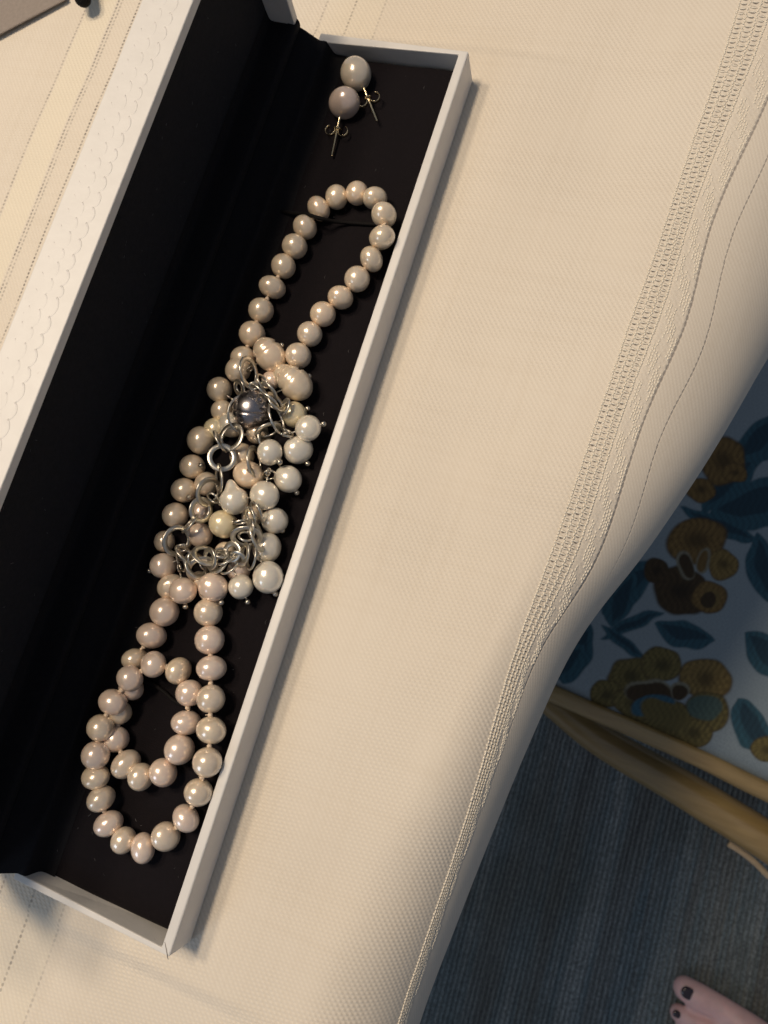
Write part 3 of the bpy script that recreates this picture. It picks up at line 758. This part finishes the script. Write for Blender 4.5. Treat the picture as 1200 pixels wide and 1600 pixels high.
def leaf(x0, y0, x1, y1, w):
    l = math.hypot(x1 - x0, y1 - y0); ux, uy = (x1 - x0) / l, (y1 - y0) / l
    u = ((zx - x0) * ux + (zy - y0) * uy) / l; v_ = -(zx - x0) * uy + (zy - y0) * ux
    return np.where((u > 0) & (u < 1), (w * np.sin(np.clip(u, 0, 1) * math.pi) ** .7 - np.abs(v_ - .25 * w * np.sin(u * 3))) / 9, 0)
TEAL, DTEAL, BLUE = (0.026, 0.086, 0.122), (0.014, 0.045, 0.070), (0.030, 0.10, 0.15)
BRN, DBR, OLV, OCH, RIM = (0.150, 0.092, 0.030), (0.045, 0.028, 0.012), (0.118, 0.095, 0.032), (0.175, 0.118, 0.038), (0.20, 0.19, 0.14)
for a_ in ((900, 300, 1300, 160, 120), (760, 270, 1130, 420, 52), (700, 300, 330, 470, 60), (1180, -60, 860, 300, 90), (1000, 60, 1240, -160, 90), (640, 520, 420, 760, 95), (560, 560, 450, 820, 70),
           (640, 800, 930, 870, 66), (700, 740, 400, 870, 36), (400, 800, 620, 960, 34), (360, 800, 230, 1080, 90), (330, 900, 180, 1060, 70), (1120, 380, 1180, 700, 75), (1060, 830, 1300, 1040, 90),
           (1020, 1130, 1190, 1400, 85), (1240, 300, 1400, 620, 90), (1380, -200, 1200, 140, 90)):
    m1 = leaf(*a_); paint(m1, TEAL, .8)
    x0_, y0_, x1_, y1_, w_ = a_; mxx, myy = (x0_ + x1_) / 2, (y0_ + y1_) / 2
    paint(leaf(x0_ * .8 + mxx * .2, y0_ * .8 + myy * .2, x1_ * .8 + mxx * .2, y1_ * .8 + myy * .2, w_ * .5), DTEAL, .5)
def flower(petals, fill, rim, inner):
    rim = np.array(rim)
    for (cx, cy, rx, ry, a, c) in petals:
        b_ = np.sqrt(blob(cx, cy, rx, ry, a)); c = np.array(c or fill)
        paint((1 - b_) / .10, rim * np.array([1, 1, 1]) * .5 + c * .4, .4); paint((.93 - b_) / .16, c, 1.2)
        ray_ = .5 + .5 * np.sin(np.arctan2(zy - cy, zx - cx) * 17 + 2.0 * np.sin(b_ * 9))
        paint(np.where(b_ < .9, .32 * ray_ * np.clip(b_ * 1.4, 0, 1), 0), np.minimum(c * 1.9, .4), .6)
        paint(np.where(b_ < .45, (.45 - b_) / .3, 0), c * .55, .5)
    for (cx, cy, rx, ry, a, c) in inner: paint((1 - np.sqrt(blob(cx, cy, rx, ry, a))) / .14, c, .6)
flower([(960, 60, 110, 120, 0, None), (860, 190, 70, 60, 0, None), (1010, 110, 60, 50, 20, None)], BRN, DBR, [])
flower([(840, 420, 150, 110, -10, None), (960, 530, 70, 75, 0, OCH), (655, 560, 62, 62, 0, DBR), (770, 650, 140, 115, 20, DBR), (900, 680, 85, 82, 0, BRN)], BRN, DBR,
       [(790, 535, 40, 75, -15, RIM), (796, 540, 30, 62, -15, DBR), (870, 510, 34, 66, 15, RIM), (866, 512, 24, 52, 15, BRN), (905, 685, 46, 50, 20, OCH), (890, 690, 36, 44, 20, DBR)])
flower([(540, 1040, 115, 95, -20, OLV), (680, 985, 100, 85, 0, OLV), (880, 1050, 130, 100, 10, OCH), (430, 1120, 80, 70, 0, OLV), (890, 1200, 110, 100, 0, OLV), (700, 1240, 170, 110, 25, OLV), (830, 1300, 90, 70, 0, OLV),
        (560, 1170, 120, 70, 20, OLV)], OLV, DBR,
       [(630, 1110, 125, 62, 5, RIM), (630, 1118, 118, 56, 5, DBR), (765, 1105, 45, 45, 0, RIM), (765, 1112, 38, 38, 0, DBR), (640, 1170, 110, 50, -12, BLUE), (700, 1210, 130, 62, 22, OLV), (880, 1180, 90, 60, 0, (0.06, 0.10, 0.09))])
flower([(1160, 1370, 80, 60, 10, OLV), (1290, 1330, 90, 80, 0, OCH), (1420, 830, 130, 110, 0, OCH), (1500, 920, 110, 90, 0, OLV)], OLV, DBR, [])
nyv = len(gy)
F = [(i * nyv + j, (i + 1) * nyv + j, (i + 1) * nyv + j + 1, i * nyv + j + 1) for i in range(len(gx) - 1) for j in range(nyv - 1)]
def m_print():
    m, nt, b = mat_new('floral_print'); at_ = nt.nodes.new('ShaderNodeAttribute'); at_.attribute_name = 'print'
    co = coords(nt); n1 = noise(nt, co, 1400, 3)
    mx = nt.nodes.new('ShaderNodeMix'); mx.data_type = 'RGBA'; mx.blend_type = 'MULTIPLY'; mx.inputs[0].default_value = .35
    link(nt, at_.outputs['Color'], mx.inputs[6]); link(nt, ramp(nt, n1, [(.3, (.5, .5, .5)), (.7, (1.2, 1.2, 1.2))]), mx.inputs[7])
    link(nt, mx.outputs[2], b.inputs['Base Color']); b.inputs['Roughness'].default_value = .85
    link(nt, bump(nt, n1, .4, .0006), b.inputs['Normal']); return m
seat = mesh_obj('seat', PV, F, m_print(), chair)
ca = seat.data.color_attributes.new('print', 'FLOAT_COLOR', 'POINT')
ca.data.foreach_set('color', np.c_[np.clip(colr, 0, 1), np.ones(len(colr))].astype(np.float32).ravel())
sb = MB(); sb.box((34, 70, SEAT_Z - 45), (436, 396, SEAT_Z - 10)); sb.build('seat_base', m_plain('dark_webbing', (0.03, 0.028, 0.025), .9), chair, False)
def m_cane():
    m, nt, b = mat_new('varnished_cane'); co = coords(nt)
    mp = nt.nodes.new('ShaderNodeMapping'); link(nt, co, mp.inputs[0]); mp.inputs['Scale'].default_value = (.12, 1, 1)
    n1 = noise(nt, mp.outputs[0], 260, 4, .6); n2 = noise(nt, co, 16, 2)
    c = ramp(nt, n1, [(.3, (0.29, 0.18, 0.062)), (.7, (0.42, 0.28, 0.11))])
    c = mix_col(nt, math_node(nt, 'MULTIPLY', n2, .5), c, (0.30, 0.25, 0.12))
    link(nt, c, b.inputs['Base Color']); b.inputs['Roughness'].default_value = .38
    b.inputs['Coat Weight'].default_value = .7; b.inputs['Coat Roughness'].default_value = .14
    link(nt, bump(nt, n1, .25, .001), b.inputs['Normal']); return m
CANE = m_cane()
def rail(name, pts, r):
    p = MB(); p.tube(catmull(pts, 8), r, 18); return p.build(name, CANE, chair)
def ext(a, b_, k): return a + (b_ - a) * k
a, b_ = at(862, 1083, -300), at(1200, 1238, -300)
rail('front_rail', [ext(a, b_, -.35), a, at(989, 1138, -300), at(1096, 1186, -300), b_, ext(a, b_, 1.7)], 5.3)
pts = [at(862, 1096, -352), at(937, 1155, -352), at(1050, 1222, -352), at(1125, 1268, -352), at(1200, 1315, -350), at(1330, 1398, -350)]
rail('bent_stretcher', [ext(pts[0], pts[1], -1.2), *pts], [9.0 + 3.0 * min(1, k / 30) for k in range(len(catmull([0 * pts[0]] + pts, 8)))])
p = MB(); p.tube(catmull([at(1138, 1318, -420), at(1160, 1332, -420), at(1182, 1350, -420), at(1205, 1372, -420), at(1260, 1410, -430)], 8), 2.2, 10)
p.build('cane_binding', m_plain('pale_cane', (0.62, 0.47, 0.30), .5), chair)
for x, y in ((48, 84), (422, 84), (48, 384), (422, 384)):
    p = MB(); p.tube([(x, y, SEAT_Z - 12), (x, y, -520), (x * 1.0, y, FLOOR_Z - 1)], [13, 13, 12], 16); p.build('leg', CANE, chair)
for y in (84, 384):
    p = MB(); p.tube([(48, y, -560), (422, y, -560)], 8, 14); p.build('stretcher', CANE, chair)

# ------------------------------------------------------------------ the photographer's bare foot
SKIN = m_plain('skin', (0.72, 0.47, 0.45), .5, nscale=120, nb=.1, sss=.25)
NAIL = m_plain('dark_nail_varnish', (0.022, 0.010, 0.016), .2, nscale=200, nb=.05, coat=.6)
tip1 = at(1071, 1545, FLOOR_Z + 14); far1 = at(1216, 1622, FLOOR_Z + 20)
fd = far1 - tip1; fd[2] = 0; fd /= np.linalg.norm(fd); sd = np.array([fd[1], -fd[0], 0.0])     # fd: towards the heel, sd: across
if (to_px(tip1 + sd * 20)[0] - to_px(tip1)[0])[1] < 0: sd = -sd
up = np.array([0, 0, 1.0])
def fp(l, s_, h): return tip1 * [1, 1, 0] + fd * l + sd * s_ + up * (FLOOR_Z + h)
caps = [([(0, 0, 13), (14, 1, 15), (34, 1, 15), (62, 6, 20), (110, 14, 34)], [12, 13.5, 12.3, 16, 20])]
for k, (l0, s0, r0) in enumerate(((2, 25, 8.6), (9, 43, 8.2), (20, 61, 7.6), (33, 75, 7.4))):
    caps.append(([(l0, s0, 9), (l0 + 10, s0, 12), (l0 + 24, s0 - 1, 15), (l0 + 50, s0 - 4, 20), (120, 22 + k * 11, 34)], [r0, r0 * 1.1, r0 * .95, 12, 19]))
caps.append(([(60, 20, 20), (110, 40, 30), (160, 38, 40), (200, 36, 34), (232, 36, 26)], [18, 28, 30, 28, 25]))
caps.append(([(205, 36, 40), (200, 36, 90), (195, 36, 180), (190, 36, 330)], [28, 30, 34, 48]))
ft = MB()
for P, r in caps:
    P3 = np.array([fp(*q) for q in P]); C = catmull(np.c_[P3, r], 6); ft.tube(C[:, :3], C[:, 3], 14)
    ft.ball(P3[0], r[0], 16, 12); ft.ball(P3[-1], r[-1], 16, 12)
person = tag(ft.build('person', SKIN, None, True, origin=fp(120, 30, 0)), 'bare foot of a person with dark painted toenails standing on the carpet', 'person')
rm = person.modifiers.new('remesh', 'REMESH'); rm.mode = 'VOXEL'; rm.voxel_size = .0022; rm.use_smooth_shade = True
sm = person.modifiers.new('smooth', 'SMOOTH'); sm.factor = .5; sm.iterations = 6
def nail(l, s_, h, rl, rs):
    V0, F0 = sphere(16, 10); C = fp(l, s_, h)
    V0[:, 0] = np.sign(V0[:, 0]) * np.abs(V0[:, 0]) ** .75
    mesh_obj('toenail', C + V0[:, :1] * fd * rl + V0[:, 1:2] * sd * rs + V0[:, 2:] * (up * 2.0 - fd * .4), F0, NAIL, person)
nail(1, 0, 24.6, 7, 6); nail(-.5, 25, 16.8, 4.4, 3.6); nail(6, 43, 16.4, 4, 3.3)

# ------------------------------------------------------------------ small dark thing at the far corner
cs = MB(); a, b_ = at(129, -3, 4), at(110, -150, 6)
cs.tube(catmull([a, ext(a, b_, .3), b_, ext(a, b_, 2.2)], 6), 2.6, 14); cs.ball(a, 2.6)
tag(cs.build('dark_cord', ELASTIC, None, origin=a), 'dark rounded cord end lying on the cloth at the far corner', 'cord')
bk = MB()
e0, e1_ = at(0, 46, 2), at(87, 0, 2)
d = (e1_ - e0) / np.linalg.norm(e1_ - e0); nn = np.array([-d[1], d[0], 0])
o_ = e0 * [1, 1, 0]
bx = [o_ - d * 150, o_ + d * 24, o_ + d * 24 + nn * 200, o_ - d * 150 + nn * 200]
bk.add([(*q[:2], .3) for q in bx] + [(*q[:2], .9) for q in bx], [(3, 2, 1, 0), (4, 5, 6, 7), (0, 1, 5, 4), (1, 2, 6, 5), (2, 3, 7, 6), (3, 0, 4, 7)])
tag(bevel(bk.build('table_mat', m_plain('grey_brown_felt', (0.27, 0.225, 0.19), .95, .1, 900, .5), None, False, origin=o_), .5, 4), 'grey brown felt mat whose edge shows at the upper left of the cloth', 'mat')
